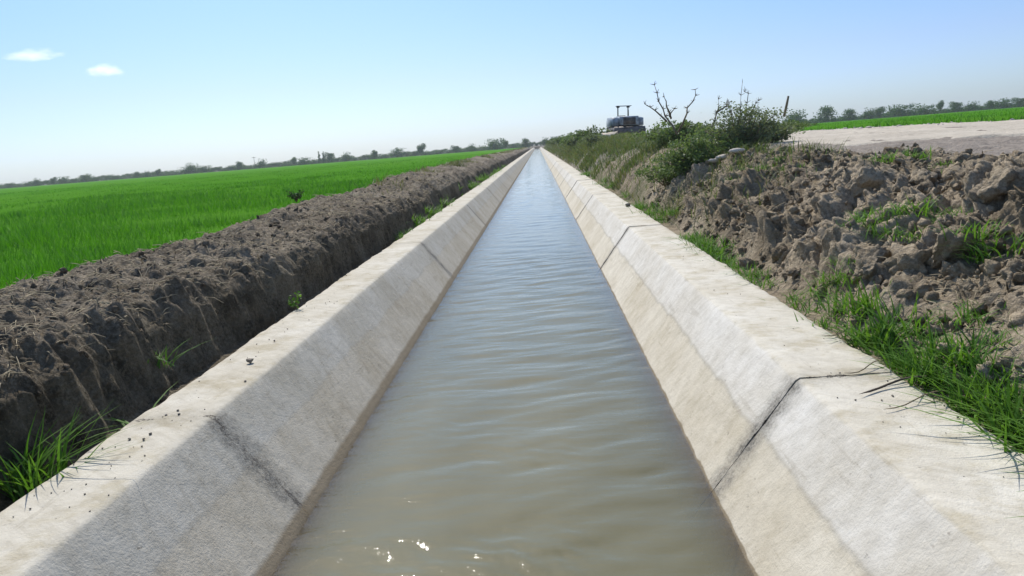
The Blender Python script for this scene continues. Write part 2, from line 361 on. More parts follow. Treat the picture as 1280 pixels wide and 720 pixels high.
# ------------------------------------------------------------------ left earth bank
def left_bank():
    y = geo_rows(1.0, 260, .0050); tt = np.linspace(0, 1, 190)
    T, Yv = np.meshgrid(tt, y)
    px = np.array([0, .08, .16, .34, .50, .68, .84, 1.0]); pxx = np.array([-2.36, -2.48, -2.61, -2.69, -2.84, -3.60, -4.25, -4.9]); pzz = np.array([-.12, -.12, -.10, .24, .43, .57, .46, .10])
    X = np.interp(T, px, pxx); Z = np.interp(T, px, pzz)
    far = sst(4, 36, Yv)
    grow = (1+.32*far)
    wob = .16*fbm(Yv*.35, Yv*0+1, 3, 3)
    m = sst(.1, .35, T)
    X = X-m*(.10*far+wob*.6) - sst(.3, .7, T)*.45*far
    Z = np.where(Z > 0, Z*grow*(1+.30*fbm(Yv*.45, T*2, 8, 3)), Z)
    # tooth marks of the bucket running down the face, crumbled lumps on the crest
    groove = fbm(Yv*5.5+X*1.2, T*1.2+Yv*.3, 21, 3)
    face = sst(.10, .2, T)*(1-sst(.55, .75, T))
    X = X+face*(.07*groove+.04*fbm(Yv*16, T*6, 22, 2))
    c1 = clods(X*1.0, Yv, .34, 31); c2 = clods(X, Yv, .16, 32); c3 = clods(X, Yv, .07, 33)
    k = sst(.12, .3, T)*(1-.5*sst(.85, 1, T))
    d = .22*c1+.32*c2+.62*c3+.05*fbm(X*1.5, Yv*1.5, 35, 4)+.03*fbm(X*12, Yv*12, 36, 3)
    fall = 1/(1+(Yv/55)**2)
    Z = Z+k*d*(.35+.65*fall)
    X = X+face*(.25*c2+.3*c3)*.5
    X = np.minimum(X, -2.43+.0*T+np.where(T < .02, .08, 0))
    V = np.stack([X, Yv, Z], -1)
    return V, grid_faces(len(y), len(tt))[:, ::-1]
V, F = left_bank()
tag(mk('earth_bank', V, F, M['earth_left'], smooth=False), 'ragged dark brown earth bank between rice field and canal', 'earth bank', kind='structure')

# ------------------------------------------------------------------ right spoil bank
def bank_base(x, y):
    brow = 4.35-1.0*sst(9, 17, y); top = .81+.15*sst(9, 20, y)
    s = np.clip((x-2.02)/(brow-2.02), 0, 1)
    z = -.04+(top+.04)*(1-(1-s)**1.75)
    z = z+.06*sst(brow, 7, x)-.12*sst(9.5, 13.5, x)
    z = z+.36*np.exp(-((x-6)/3.6)**2)*sst(22, 55, y)
    z = np.where(x < 2.02, -.05, z)
    return z
def rough(x, y):
    k = sst(2.0, 2.35, x)*(1-.88*sst(3.7, 4.7, x+.07*(y-8)))*(1-.55*sst(11, 18, y))*(1-.8*(1-sst(2.3, 3.0, x))*(1-sst(4.6, 5.8, y)))
    rot = .8*x-.6*y, .6*x+.8*y
    d = .36*clods(rot[0]*1.0, rot[1]*.8, .60, 61)+.66*clods(rot[0], rot[1]*.85, .26, 62)+.7*clods(x, y, .11, 63)+.6*clods(x, y, .055, 64)+.07*fbm(x*13, y*13, 68, 4)
    d = d+.13*fbm(x*1.3, y*1.3, 65, 4)
    return k*d+.02*fbm(x*2, y*2, 66, 3)+sst(1.95, 2.1, x)*.012*clods(x, y, .08, 67)/.08
def right_bank():
    y = geo_rows(1.2, 300, .0046); 
    x = np.concatenate([np.linspace(1.80, 5.0, 270), np.linspace(5.02, 15.2, 190)])
    Xv, Yv = np.meshgrid(x, y)
    Z = bank_base(Xv, Yv)+rough(Xv, Yv)
    Xj = Xv+sst(2.0, 2.4, Xv)*(1-sst(3.9, 5.0, Xv))*(-.9*rough(Xv, Yv)*sst(.05, .3, rough(Xv, Yv))*.45+.13*fbm(Xv*3, Yv*3, 71, 3)+.06*fbm(Xv*9, Yv*9, 72, 3))*(1-.6*sst(10, 20, Yv))
    # low loose berm between road and right field
    Z = Z+sst(13.2, 14, Xv)*(1-sst(14.4, 15.2, Xv))*(.02+.08*fbm(Xv*2, Yv*1.5, 73, 3))-sst(14.4, 15.2, Xv)*.45
    Xj = np.where(Xv < 1.90, np.maximum(Xj, 1.79), np.maximum(Xj, 1.86))
    return np.stack([Xj, Yv, Z], -1), grid_faces(len(y), len(x))
V, F = right_bank()
def spoil_extra(t, p, c):
    x, y, z = t.sep(p)
    w = t.math('ADD', x, t.math('MULTIPLY', t.math('SUBTRACT', t.noise(p, .9, 4), .5), 1.6))
    c = t.mix(t.ramp(t.math('ADD', w, t.math('MULTIPLY', y, .10)), 4.9, 5.6, 0., .85), c, t.mix(t.ramp(t.noise(p, 7, 5), .35, .65), (.22, .19, .165), (.33, .29, .25)))
    g = t.math('MULTIPLY', t.ramp(y, 9., 16.), t.ramp(t.noise(p, 1.1, 4), .42, .6, 0., .7))
    return t.mix(t.math('MULTIPLY', g, t.ramp(x, 4.2, 5., 1., 0.)), c, (.085, .095, .038))
M['spoil'] = m_earth('spoil_earth', (.125, .098, .064), (.30, .245, .17), (.55, .46, .345), .6, 1., spoil_extra)
tag(mk('spoil_bank', V, F, M['spoil']), 'heaped bank of broken brown earth beside the sunlit canal wall', 'earth bank', kind='structure')

def spoil_z(x, y):
    x = np.asarray(x, float); y = np.asarray(y, float); return bank_base(x, y)+rough(x, y)

# pale dirt road on top of the bank
y = geo_rows(7, 300, .012); u = np.linspace(0, 1, 120); Uv, Yv = np.meshgrid(u, y)
near = np.clip(7.6-.38*(Yv-9), 4.6, 7.6)+.9*fbm(Yv*.5, Yv*0, 81, 4)+.25*fbm(Yv*3, Yv*0, 82, 2)
Xv = near+(13.9-near)*Uv+.35*Uv*fbm(Yv*.4, Yv*0, 83, 3)
Zr = bank_base(Xv, Yv)+.035+.03*fbm(Xv*1.2, Yv*.7, 84, 4)+.25*clods(Xv, Yv, .12, 85)*(vn(Xv*.8, Yv*.8, 86) > .55)+.05*sst(.9, 1, Uv)
Zr = Zr-.10*(1-sst(0, .05, Uv))
tag(mk('dirt_road', np.stack([Xv, Yv, Zr], -1), grid_faces(len(y), len(u)), M['road']), 'pale dusty dirt road along the top of the spoil bank', 'dirt road', kind='structure')

# ------------------------------------------------------------------ blades
def blades(P, H, W, lean, segs=3, bend=.5, az=None):
    n = len(P); az = RG.uniform(0, 2*PI, n) if az is None else az
    dx, dy = np.cos(az), np.sin(az); wx, wy = -dy, dx
    L = np.linspace(0, 1, segs+1); V = np.zeros((n, segs+1, 2, 3), np.float32)
    for i, l in enumerate(L):
        off = H*(lean*l+bend*l*l*lean*1.6); zz = H*l*(1-.30*l*np.clip(lean*bend*2.2, 0, 1.6))
        w = W*(1-l)**.7*.5 if i < segs else W*.04
        w = W*.5*(.75+.6*l*(1-l)*2)*(1-l**3) + W*.03
        for j, sg in enumerate((-1, 1)):
            V[:, i, j, 0] = P[:, 0]+dx*off+sg*wx*w; V[:, i, j, 1] = P[:, 1]+dy*off+sg*wy*w; V[:, i, j, 2] = P[:, 2]+zz
    b = (np.arange(n)*(segs+1)*2)[:, None]
    F = np.concatenate([b+np.array([[2*i, 2*i+1, 2*i+3, 2*i+2]]) for i in range(segs)], 1).reshape(-1, 4) if segs > 1 else b+np.array([[0, 1, 3, 2]])
    return V.reshape(-1, 3), F

def rice(sign, n, r0, r1, a0, a1, xlim, zg, htop, name, label):
    r = (r0**.4+(r1**.4-r0**.4)*RG.random(n))**2.5
    a = RG.uniform(math.radians(a0), math.radians(a1), n)
    x, y = r*np.sin(a)*sign, r*np.cos(a)
    edge = xlim(y)+.35*fbm(y*.8, y*0, 90, 3)
    k = (x*sign > edge) & (y > -2)
    # planted in hills
    x, y, r = x[k], y[k], r[k]
    gx_, gy_ = np.round(x/.19)*.19, np.round(y/.19)*.19
    q = np.clip(1-r/25, 0, 1)*.55
    x = x*(1-q)+gx_*q; y = y*(1-q)+gy_*q
    hh = htop*(.80+.14*RG.random(len(x))+.26*fbm(x*.5, y*.5, 92, 3)+.14*fbm(x*3, y*3, 93, 2))
    P = np.stack([x, y, np.full(len(x), zg)], 1)
    W = .009*np.maximum(1, (r/6)**.85); W = np.minimum(W, .11)
    V, F = blades(P, hh, W, RG.uniform(.08, .38, len(x)), 2, .7)
    mi = [0]*len(F)
    # closed mass of leaves below the tips
    ry = np.concatenate([np.linspace(-2, 12, 50), geo_rows(12.4, 400, .03)]); uu = np.linspace(0, 1, 70)**2.2
    Uv, Yv = np.meshgrid(uu, ry); e = xlim(Yv)+.30+.35*fbm(Yv*.8, Yv*0, 90, 3)
    Xv = e+(700-e)*Uv; f2 = sst(18, 70, np.hypot(Xv, Yv))
    Zv = zg+htop*(.60+.18*f2)+.05*fbm(Xv*.5, Yv*.5, 92, 3)*(1-f2)
    Zv = np.where(Uv <= 0, zg-.1, Zv)
    S = np.stack([sign*Xv, Yv, Zv], -1).reshape(-1, 3); SF = grid_faces(len(ry), len(uu))
    if sign < 0: SF = SF[:, ::-1]
    o = mk(name, np.concatenate([V, S]), [F, SF+len(V)], [M['rice'], M['rice_mass']], None, False, mi+[1]*len(SF))
    tag(o, label, 'rice field', kind='stuff')
t = NT('rice_mass'); p = t.pos()
c = t.mix(t.ramp(t.noise(p, 3, 6, .7), .3, .7), (.04, .145, .009), (.085, .24, .020)); c = t.mix(t.ramp(t.noise(t.mapv(p, (.02, .06, 1)), 1, 4), .4, .65, 0., .4), c, (.11, .25, .03))
M['rice_mass'] = t.done(t.n('BsdfDiffuse', {'Color': c, 'Normal': t.bump(t.noise(p, 5, 6, .75), .6, .2)}).outputs[0])
rice(-1, 260000, 3.6, 130, 2, 62, lambda y: 3.72+.65*sst(5, 36, y), .16, .52, 'rice_field', 'bright green rice growing level behind the dark earth bank')
rice(1, 110000, 15, 200, 4, 62, lambda y: 14.6+0*y, .80, .46, 'rice_field', 'strip of bright green rice beyond the pale dirt road')

# ------------------------------------------------------------------ grass tufts
def tuft(name, n, h, w, spread, mat, lean=(.1, .8), segs=4):
    P = np.stack([RG.normal(0, spread, n), RG.normal(0, spread, n), np.full(n, -.02)], 1)
    V, F = blades(P, h*RG.uniform(.45, 1.05, n), w*RG.uniform(.7, 1.3, n), RG.uniform(lean[0], lean[1], n), segs, .8)
    o = mk(name, V, F, mat); return o
used = set()
def place(protos, i, loc, s, rz, label, cat, group=None):
    o = protos[i % len(protos)]
    if o.name not in used: used.add(o.name)
    else: o = dup(o)
    o.location = loc; o.scale = (s, s, s); o.rotation_euler = (0, 0, rz); tag(o, label, cat, group)
    if not group and 'group' in o: del o['group']
    return o
lush = [tuft('grass_tuft', 40, .27, .011, .05, M['grass']) for _ in range(4)]
short = [tuft('grass_tuft', 60, .15, .008, .07, M['grass'], (.1, 1.0)) for _ in range(3)]
GL1 = 'tall bright green grass tuft rooted beside the sunlit lip, in front of the broken earth'
for k in range(64):
    yy = 2.3+3.0*random.random()**1.1; xx = 1.92+abs(random.gauss(0, .12))*(1.3-.22*(yy-2.3))+.02
    place(lush, k, (xx, yy, float(spoil_z(xx, yy))-.01), random.uniform(.6, 1.3), random.uniform(0, 6.28), GL1, 'grass', 'tall grass in front of the broken earth')
GL2 = 'low grass tuft in the gap between sunlit lip and earth bank farther along'
for k in range(110):
    yy = 5.2*math.exp(random.random()*math.log(40/5.2)); xx = 1.9+abs(random.gauss(0, .12))
    if (5.4 < yy < 6.8 and random.random() < .85) or vn(np.array(yy*1.1), np.array(.5), 160) < .5: continue
    place(short, k, (xx, yy, float(spoil_z(xx, yy))-.01), random.uniform(.6, 1.3)*(1+.02*yy), random.uniform(0, 6.28), GL2, 'grass', 'low grass along the sunlit lip')
GL3 = 'sparse green sprout growing on the sunny spoil heap among clods'
spots = [(1110, 265, .5), (1130, 270, .5), (1095, 275, .5), (1150, 205, .4), (1170, 208, .4), (945, 212, .45), (970, 208, .4), (1000, 206, .4), (925, 215, .45), (1040, 350, .95), (1060, 355, .9), (1240, 420, .9), (1265, 300, .6)]
def on_spoil(px, py):
    d = MW @ np.array([(px-640)/FPX, (360-py)/FPX, 1.0])
    for tt in np.linspace(2, 40, 1500):
        q = np.array([0, 0, CAMH])+d/d[1]*tt
        if q[0] > 1.9 and q[2] < spoil_z(q[0], q[1]): return q
    return q
for i, (px_, py_, _) in enumerate(spots):
    q = on_spoil(px_, py_)
    for j in range(4):
        x, yv = q[0]+random.gauss(0, .12), q[1]+random.gauss(0, .16)
        place(short, i*4+j, (x, yv, float(spoil_z(x, yv))-.01), random.uniform(.6, 1.3), random.uniform(0, 6.28), GL3, 'grass', 'sprouts on the spoil heap')
# left side
def thing_at(o, loc, s=1, rz=0): o.location = loc; o.scale = (s,)*3; o.rotation_euler = (0, 0, rz); return o
tag(thing_at(tuft('grass_tuft', 120, .42, .012, .085, M['grass'], (.1, .7)), (-2.56, 3.4, -.12)), 'dark green grass clump in the shaded gap, nearest on the rice field side', 'grass')
tag(thing_at(tuft('grass_tuft', 14, .30, .012, .03, M['grass'], (.4, 1.1)), (-2.47, 4.25, -.12)), 'thin grass sprig leaning onto the shaded side lip near the crack', 'grass')
tag(thing_at(tuft('grass_tuft', 20, .20, .010, .04, M['grass'], (.2, .9)), (-2.62, 4.9, .1)), 'small grass sprig on the shaded bank face behind the lone stone', 'grass')
def leafy(name, n, h, spread, mat, leaf=.035):
    b = MB(); Pl = []
    for k in range(n):
        a = random.uniform(0, 6.28); tip = np.array([math.cos(a)*spread*random.uniform(.4, 1), math.sin(a)*spread*random.uniform(.4, 1), h*random.uniform(.5, 1)])
        pts = [np.zeros(3)-[0, 0, .03], tip*np.array([.4, .4, .6]), tip]; b.tube(pts, [.004*h/.2, .003*h/.2, .001], 4)
        for m in range(9): Pl.append(tip*random.uniform(.35, 1.02)+np.array([random.gauss(0, .02), random.gauss(0, .02), random.gauss(0, .02)]))
    root = empty(name); b.build('stem', M['stem'], root); leaves(root, 'foliage', np.array(Pl), leaf, mat); return root
def leaves(parent, name, P, size, mat, upb=.4):
    n = len(P); d = RG.normal(size=(n, 3)); d[:, 2] = d[:, 2]*.6+upb; d /= np.linalg.norm(d, axis=1)[:, None]
    s = np.cross(d, RG.normal(size=(n, 3))); s /= np.linalg.norm(s, axis=1)[:, None]
    L = size*RG.uniform(.6, 1.4, n)[:, None]; w = L*.32
    nn = np.cross(d, s)
    V = np.stack([P-d*L*.5, P+s*w+nn*L*.06, P+d*L*.5, P-s*w+nn*L*.06], 1).reshape(-1, 3)
    return mk(name, V, np.arange(4*n).reshape(-1, 4), mat, parent)
tag(thing_at(leafy('weed_plant', 7, .16, .08, M['grass']), (-2.39, 7.05, -.01)), 'little green weed sprouting at the outer edge of the shaded side lip', 'weed')
tag(thing_at(leafy('weed_plant', 22, .30, .26, M['tree'], .07), (-4.35, 13.6, .70), .68), 'dark leafy weed standing on the crest where rice meets bank', 'weed')
tag(thing_at(leafy('weed_plant', 10, .16, .14, M['grass'], .05), (-3.62, 4.75, .74)), 'low leafy weed on the near crest at the rice edge', 'weed')
GL4 = 'green grass tuft in the gap between shaded side lip and dark bank'
for k in range(60):
    yy = 12*math.exp(random.random()*math.log(60/12)); xx = -2.5-abs(random.gauss(0, .16))
    place(short, k, (xx, yy, -.12+.8*max(0, -2.55-xx)), random.uniform(.8, 1.5)*(1+.02*yy), random.uniform(0, 6.28), GL4, 'grass', 'grass along the shaded lip')

# dry weeds on both banks farther out: nobody could count them
n = 110000
yv = 9*np.exp(RG.random(n)*math.log(260/9)); xv = RG.uniform(2.0, 6.0, n)
den = sst(8, 20, yv)*(.12+.88*sst(.40, .58, vn(xv*1.2, yv*.7, 120)))*np.where(xv > 4.2, sst(24, 34, yv), 1); k = RG.random(n) < den
xv, yv = xv[k], yv[k]; hh = (.10+.22*RG.random(len(xv)))*(1+.5*sst(15, 40, yv))
V, F = blades(np.stack([xv, yv, spoil_z(xv, yv)-.02], 1), hh, .008*np.maximum(1, (yv/9)**.9), RG.uniform(.1, .7, len(xv)), 2, .7)
kk = RG.random(len(V)//6) < .5
o = mk('dry_grass', V, F, [M['weed'], M['weed_green']], None, False, np.repeat(np.where(kk, 1, 0), 2)); tag(o, 'dry and green weeds covering the earth bank toward the bulldozer', 'weeds', kind='stuff')
n = 26000
yv = 11*np.exp(RG.random(n)*math.log(260/11)); tt = RG.random(n); xv = -2.5-2.0*tt; zv = np.interp(tt, [0, .15, .3, .55, 1], [-.1, .25, .6, .82, .6])
k = RG.random(n) < sst(12, 45, yv)*sst(.38, .6, vn(xv*1.5, yv*.5, 121)); xv, yv, zv = xv[k], yv[k], zv[k]
V, F = blades(np.stack([xv-.3*sst(4, 36, yv), yv, zv-.06], 1), .10+.2*RG.random(len(xv)), .008*np.maximum(1, (yv/9)**.9), RG.uniform(.1, .7, len(xv)), 2, .7)
tag(mk('dry_grass', V, F, M['weed']), 'brownish weeds on the far stretch of the dark bank', 'weeds', kind='stuff')

# ------------------------------------------------------------------ clods and stones
def lump(name, seed, mat, flat=.7, sub=3, amp=.35):
    import bmesh
    bm = bmesh.new(); bmesh.ops.create_icosphere(bm, subdivisions=sub, radius=1)
    V = np.array([v.co[:] for v in bm.verts]); Fc = np.array([[v.index for v in f.verts] for f in bm.faces]); bm.free()
    r = np.random.default_rng(seed)
    for _ in range(7):                            # broken faces
        d = r.normal(size=3); d /= np.linalg.norm(d); h = r.uniform(.45, .85); k = V@d; V = V-np.outer(np.clip(k-h, 0, None), d)
    q = 1+amp*(fbm(V[:, 0]*1.7+seed, V[:, 1]*1.7+V[:, 2]*1.3, seed, 3)+.35*fbm(V[:, 0]*6+V[:, 2]*3, V[:, 1]*6-V[:, 2]*3+seed, seed+1, 2))
    V = V*q[:, None]; V = V*(1+.10*fbm(V[:, 0]*9+V[:, 2]*7+seed, V[:, 1]*9-V[:, 2]*6, seed+4, 3))[:, None]*np.array([1, r.uniform(.65, .95), flat]); return mk(name, V, Fc, mat)
cl = [lump('earth_clod', s, M['clod'], random.uniform(.5, .8), 4, .6) for s in range(8)]
CL = 'brown crumbly earth clod lying loose on the sunny spoil heap'
for k in range(170):
    yy = 3.0*math.exp(random.random()*math.log(13/3.0)); xx = random.uniform(2.12, 4.6) if random.random() < .8 else random.uniform(2.0, 3.2)
    if xx > .62*yy+.9: xx = random.uniform(2.1, max(2.3, .62*yy+.5))
    s = min(.17, .022*yy, .028+abs(random.gauss(0, .045)))*(1 if xx < 4.3 else .6)
    o = place(cl, k, (xx, yy, float(spoil_z(xx, yy))-s*.05), s, random.uniform(0, 6.28), CL, 'clod', 'earth clods on the spoil heap'); o.rotation_euler = (random.gauss(0, .4), random.gauss(0, .4), random.uniform(0, 6.28))
big = [(940, 332, .13, 'flat faced grey clod at the lip edge, half in shade, before the tall clods'), (985, 320, .17, 'tall pale broken clod standing upright at the foot of the heap'),
       (1012, 318, .16, 'upright cracked clod behind the tall pale one, with a dark cleft'), (1090, 335, .15, 'blocky clod halfway up the heap above the bright grass'),
       (1128, 335, .19, 'largest dark sided clod over a deep shadow hole in the heap'), (1185, 322, .17, 'broad rounded clod just above the deep shadow hole'),
       (1150, 228, .16, 'clod with dark hollow near the top of the heap'), (1085, 232, .15, 'long low clod below the grey damp earth'), (1245, 235, .16, 'rough clod near the frame edge under the grey earth')]
for i, (px_, py_, s, lab) in enumerate(big):
    q = on_spoil(px_, py_); o = dup(cl[i % 8]); o.location = (q[0], q[1], float(spoil_z(q[0], q[1]))-s*.02); o.scale = (s*1.1, s, s*1.25); o.rotation_euler = (.3*(i % 3-1), .25, i*1.3)
    tag(o, lab, 'clod')
    if 'group' in o: del o['group']
def crumbs(name, X, Y, Z, S, mat, label):
    import bmesh
    bm = bmesh.new(); bmesh.ops.create_icosphere(bm, subdivisions=1, radius=1)
    B0 = np.array([v.co[:] for v in bm.verts]); F0 = np.array([[v.index for v in f.verts] for f in bm.faces])
    bm2 = bmesh.new(); bmesh.ops.create_icosphere(bm2, subdivisions=2, radius=1)
    B1 = np.array([v.co[:] for v in bm2.verts]); F1 = np.array([[v.index for v in f.verts] for f in bm2.faces]); bm.free(); bm2.free()
    Vs, Fs, n0 = [], [], 0
    for i in range(len(X)):
        B_, F_ = (B1, F1) if S[i] > .028 else (B0, F0)
        V = B_.copy()
        for _ in range(5):
            d = RG.normal(size=3); d /= np.linalg.norm(d); k = V@d; V = V-np.outer(np.clip(k-RG.uniform(.35, .8), 0, None), d)
        V = V*(1+.16*RG.normal(size=(len(V), 1)))*RG.uniform(.55, 1.15, 3)
        q = RG.normal(size=4); q /= np.linalg.norm(q); a, b_, c, d = q
        Rm = np.array([[1-2*(c*c+d*d), 2*(b_*c-a*d), 2*(b_*d+a*c)], [2*(b_*c+a*d), 1-2*(b_*b_+d*d), 2*(c*d-a*b_)], [2*(b_*d-a*c), 2*(c*d+a*b_), 1-2*(b_*b_+c*c)]])
        Vs.append((V@Rm.T)*S[i]+np.array([X[i], Y[i], Z[i]])); Fs.append(F_+n0); n0 += len(V)
    tag(mk(name, np.concatenate(Vs), np.concatenate(Fs), mat), label, 'earth', kind='stuff')
n = 6500
yv = 2.6*np.exp(RG.random(n)*math.log(16/2.6)); xv = 2.05+2.7*RG.random(n)**1.1; k = xv < .66*yv+1.0; xv, yv = xv[k], yv[k]
S_ = np.minimum(.06, .006+.011*RG.gamma(1.3, 1, len(xv))*(.6+yv/16)); S_ *= np.where(xv > 4.6, .6, 1)
crumbs('loose_earth', xv, yv, spoil_z(xv, yv)+S_*.25, S_, M['crumb'], 'loose broken crumbs of brown earth strewn over the sunny spoil bank')
from mathutils.bvhtree import BVHTree
eb = bpy.data.objects['earth_bank']
bt = BVHTree.FromPolygons([v.co[:] for v in eb.data.vertices], [p_.vertices[:] for p_ in eb.data.polygons])
xs_, ys_, zs_ = [], [], []
for _ in range(1500):
    yy = 2.2*math.exp(random.random()*math.log(24/2.2)); xx = -2.44-1.75*random.random()**.8
    h = bt.ray_cast(Vector((xx, yy, 3)), Vector((0, 0, -1)))
    if h[0] is not None: xs_.append(xx); ys_.append(yy); zs_.append(h[0].z)
xs_, ys_, zs_ = map(np.array, (xs_, ys_, zs_)); S_ = np.minimum(.04, .005+.008*RG.gamma(1.3, 1, len(xs_))*(.6+ys_/16))
crumbs('loose_earth', xs_, ys_, zs_+S_*.2, S_, M['crumb_dark'], 'loose dark crumbs of earth strewn over the bank by the rice field')
def litter(name, X, Y, Z, mat, label, r=.0022):
    n = len(X); a = RG.uniform(0, 6.28, n); L = RG.uniform(.03, .13, n)*(1+Y/20); rr = r*(1+Y/7)
    d = np.stack([np.cos(a), np.sin(a), RG.normal(0, .35, n)], 1)*L[:, None]; c = np.stack([X, Y, Z+.012], 1); s_ = np.stack([-np.sin(a), np.cos(a), 0*a], 1)*rr[:, None]; u_ = np.zeros((n, 3)); u_[:, 2] = rr*1.4; m_ = c.copy(); m_[:, 2] += L*.12
    ring = lambda q, k: np.stack([q+s_*k, q+u_*k, q-s_*k], 1)
    V = np.stack([ring(c-d*.5, .6), ring(m_, 1), ring(c+d*.5, .3)], 1).reshape(-1, 3); b_ = (np.arange(n)*9)[:, None]
    F = np.concatenate([b_+np.array([[3*i+j, 3*i+(j+1) % 3, 3*i+3+(j+1) % 3, 3*i+3+j]]) for i in range(2) for j in range(3)], 0)
    tag(mk(name, V, F, mat), label, 'straw', kind='stuff')
n = 2600; yv = 2.6*np.exp(RG.random(n)*math.log(20/2.6)); xv = 1.95+3*RG.random(n); k = (xv < .66*yv+1.0) & (vn(xv*1.5, yv*1.5, 140) > .42); xv, yv = xv[k], yv[k]
litter('straw_litter', xv, yv, spoil_z(xv, yv), M['drystraw'], 'dry straw bits scattered over the sunny spoil bank')
k = RG.random(len(xs_)) < 2
xs2, ys2, zs2 = [], [], []
for _ in range(2600):
    yy = 2.2*math.exp(random.random()*math.log(24/2.2)); xx = -2.75-1.35*random.random()
    h = bt.ray_cast(Vector((xx, yy, 3)), Vector((0, 0, -1)))
    if h[0] is not None: xs2.append(xx); ys2.append(yy); zs2.append(h[0].z)
litter('straw_litter', np.array(xs2), np.array(ys2), np.array(zs2), M['drystraw'], 'dry straw bits scattered over the dark bank by the rice field')
pb = [lump('pebble', 40+s, M['stone'], .65, 2) for s in range(4)]
PL = 'small dirt crumb lying on the pale lip of the shaded side wall'
for k in range(75):
    c = random.choice([(3.3, .35), (4.0, .15), (4.2, .4), (7.2, .5), (6.3, .8), (2.9, .4)]); yy = max(2.3, random.gauss(c[0], c[1])); xx = min(-1.96, max(-2.37, random.gauss(-2.2, .1)))
    s = random.uniform(.003, .0065) if random.random() < .85 else .011; place(pb, k, (xx, yy, s*.4), s, random.uniform(0, 6.28), PL, 'pebble', 'dirt crumbs on the shaded side lip')
tag(thing_at(lump('stone', 77, M['stone'], .6, 3, .25), (-2.12, 5.15, .018), .036, .5), 'single grey brown stone lying on the pale lip of the shaded side', 'stone')
PR = 'small dirt crumb lying on the cream lip of the sunlit wall'
for k in range(46):
    yy = random.choice([random.uniform(2.4, 4.4), random.uniform(4, 9)]); xx = random.uniform(1.38, 1.82); s = random.uniform(.003, .007)
    place(pb, k+1, (xx, yy, s*.4), s, random.uniform(0, 6.28), PR, 'pebble', 'dirt crumbs on the sunlit lip')
tag(thing_at(lump('stone', 78, M['stone'], .6, 3, .25), (1.72, 15.5, .03), .07, .9), 'dark stone on the far stretch of the sunlit lip', 'stone')
# straw stalks by the sunlit joint
for i, (x0, y0, x1, y1, lab) in enumerate([(1.90, 3.85, 1.50, 3.72, 'dark bent twig lying across the sunlit lip by the joint'), (1.88, 3.60, 1.52, 3.50, 'thin dry stalk lying on the sunlit lip nearer than the dark twig'),
                                       (1.80, 4.15, 1.56, 4.05, 'short straw along the joint of the sunlit lip'), (1.93, 4.9, 1.72, 4.8, 'straw reaching from the grass onto the sunlit lip past the joint'),
                                       (1.90, 2.95, 1.80, 2.65, 'straw lying along the outer edge of the near sunlit lip')]):
    b = MB(); pts = [np.array([x0+(x1-x0)*s, y0+(y1-y0)*s+.03*math.sin(s*4+i), .012+.02*(1-s)+.006*math.sin(s*7)]) for s in np.linspace(0, 1, 7)]
    b.tube(pts, [.006 if i == 0 else .0032]*6+[.001], 5); tag(b.build('straw_stalk', M['straw'] if i else M['bark']), lab, 'straw')
# pale lumps along the road
pl = [lump('pale_lump', 90+s, M['palestone'], .6, 2) for s in range(4)]
for k in range(150):
    yy = random.uniform(13, 60); xx = 13.9+random.gauss(0, .6); s = min(.13, .03+abs(random.gauss(0, .04)))
    place(pl, k, (xx, yy, float(bank_base(np.array(xx), np.array(yy)))+.06+s*.2), s, random.uniform(0, 6.28), 'pale dry lump on the far edge of the dirt road below the rice', 'dirt lump', 'pale lumps along the road edge')
for k, (px_, py_, s) in enumerate([(905, 200, .11), (922, 192, .10), (893, 205, .08)]):
    q = on_spoil(px_, py_); o = dup(pl[k]); o.location = (q[0], q[1], q[2]+.05); o.scale = (s*1.6, s, s*.8); o.rotation_euler = (0, 0, .4)
    tag(o, ['long pale slab of crust, middle of three below the big bush', 'pale slab of crust, highest of three below the big bush', 'small pale slab of crust, lowest of three below the big bush'][k], 'dirt lump')
    if 'group' in o: del o['group']

# ------------------------------------------------------------------ bushes
def bush(name, W, H, D, nst, nleaf, leaf, mat, clump=16, bare=0., label=None, group=None, cat='bush'):
    root = empty(name); b = MB(); P = []
    for k in range(nst):
        a = random.uniform(0, 6.28); rr = math.sqrt(random.random())
        tip = np.array([math.cos(a)*rr*W*.5, math.sin(a)*rr*D*.5, H*(random.uniform(.55, 1.0)*(1-.45*rr*rr))])
        mid = tip*np.array([.45, .45, .6])+np.array([random.gauss(0, .05*W), random.gauss(0, .05*W), 0])
        b.tube([(tip[0]*.1, tip[1]*.1, -.05), mid, tip], [.012*H+.004, .008*H+.003, .002], 4)
        for c in range(max(1, clump//4)):
            s = random.uniform(.25, 1.0); base = (mid*2*s if s < .5 else mid+(tip-mid)*(s-.5)*2)
            cc = base+np.array([random.gauss(0, .09*W), random.gauss(0, .09*D), random.gauss(0, .06*H)])
            m = nleaf//(nst*max(1, clump//4)); P.append(cc+RG.normal(size=(m, 3))*np.array([.06*W, .06*D, .055*H])*random.uniform(.6, 1.4))
    P = np.concatenate(P); P = P[P[:, 2] > -.02]
    b.build('stem', M['stem'], root); leaves(root, 'foliage', P, leaf, mat)
    if label: tag(root, label, cat, group)
    return root
def gz(x, y): return float(bank_base(np.array(float(x)), np.array(float(y))))
B = bush('bush', 1.65, .95, 1.1, 46, 7400, .048, M['bush'], 16, label='big dark green bush at the brow of the spoil bank'); q = at(868, 190, 14); B.location = (q[0], 14, gz(q[0], 14)-.02)
B = bush('bush', 1.6, .98, 1.0, 56, 7200, .042, M['greybush'], 12, label='grey green straggly bush over the pale crust, right beside the dark green one'); q = at(928, 178, 14.4); B.location = (q[0], 14.4, gz(q[0], 14.4)+.02)
B = bush('bush', 1.2, .60, .8, 26, 2800, .045, M['bush'], 12, label='low green bush just before the dark green one, toward the canal'); q = at(835, 185, 15); B.location = (q[0], 15, gz(q[0], 15))
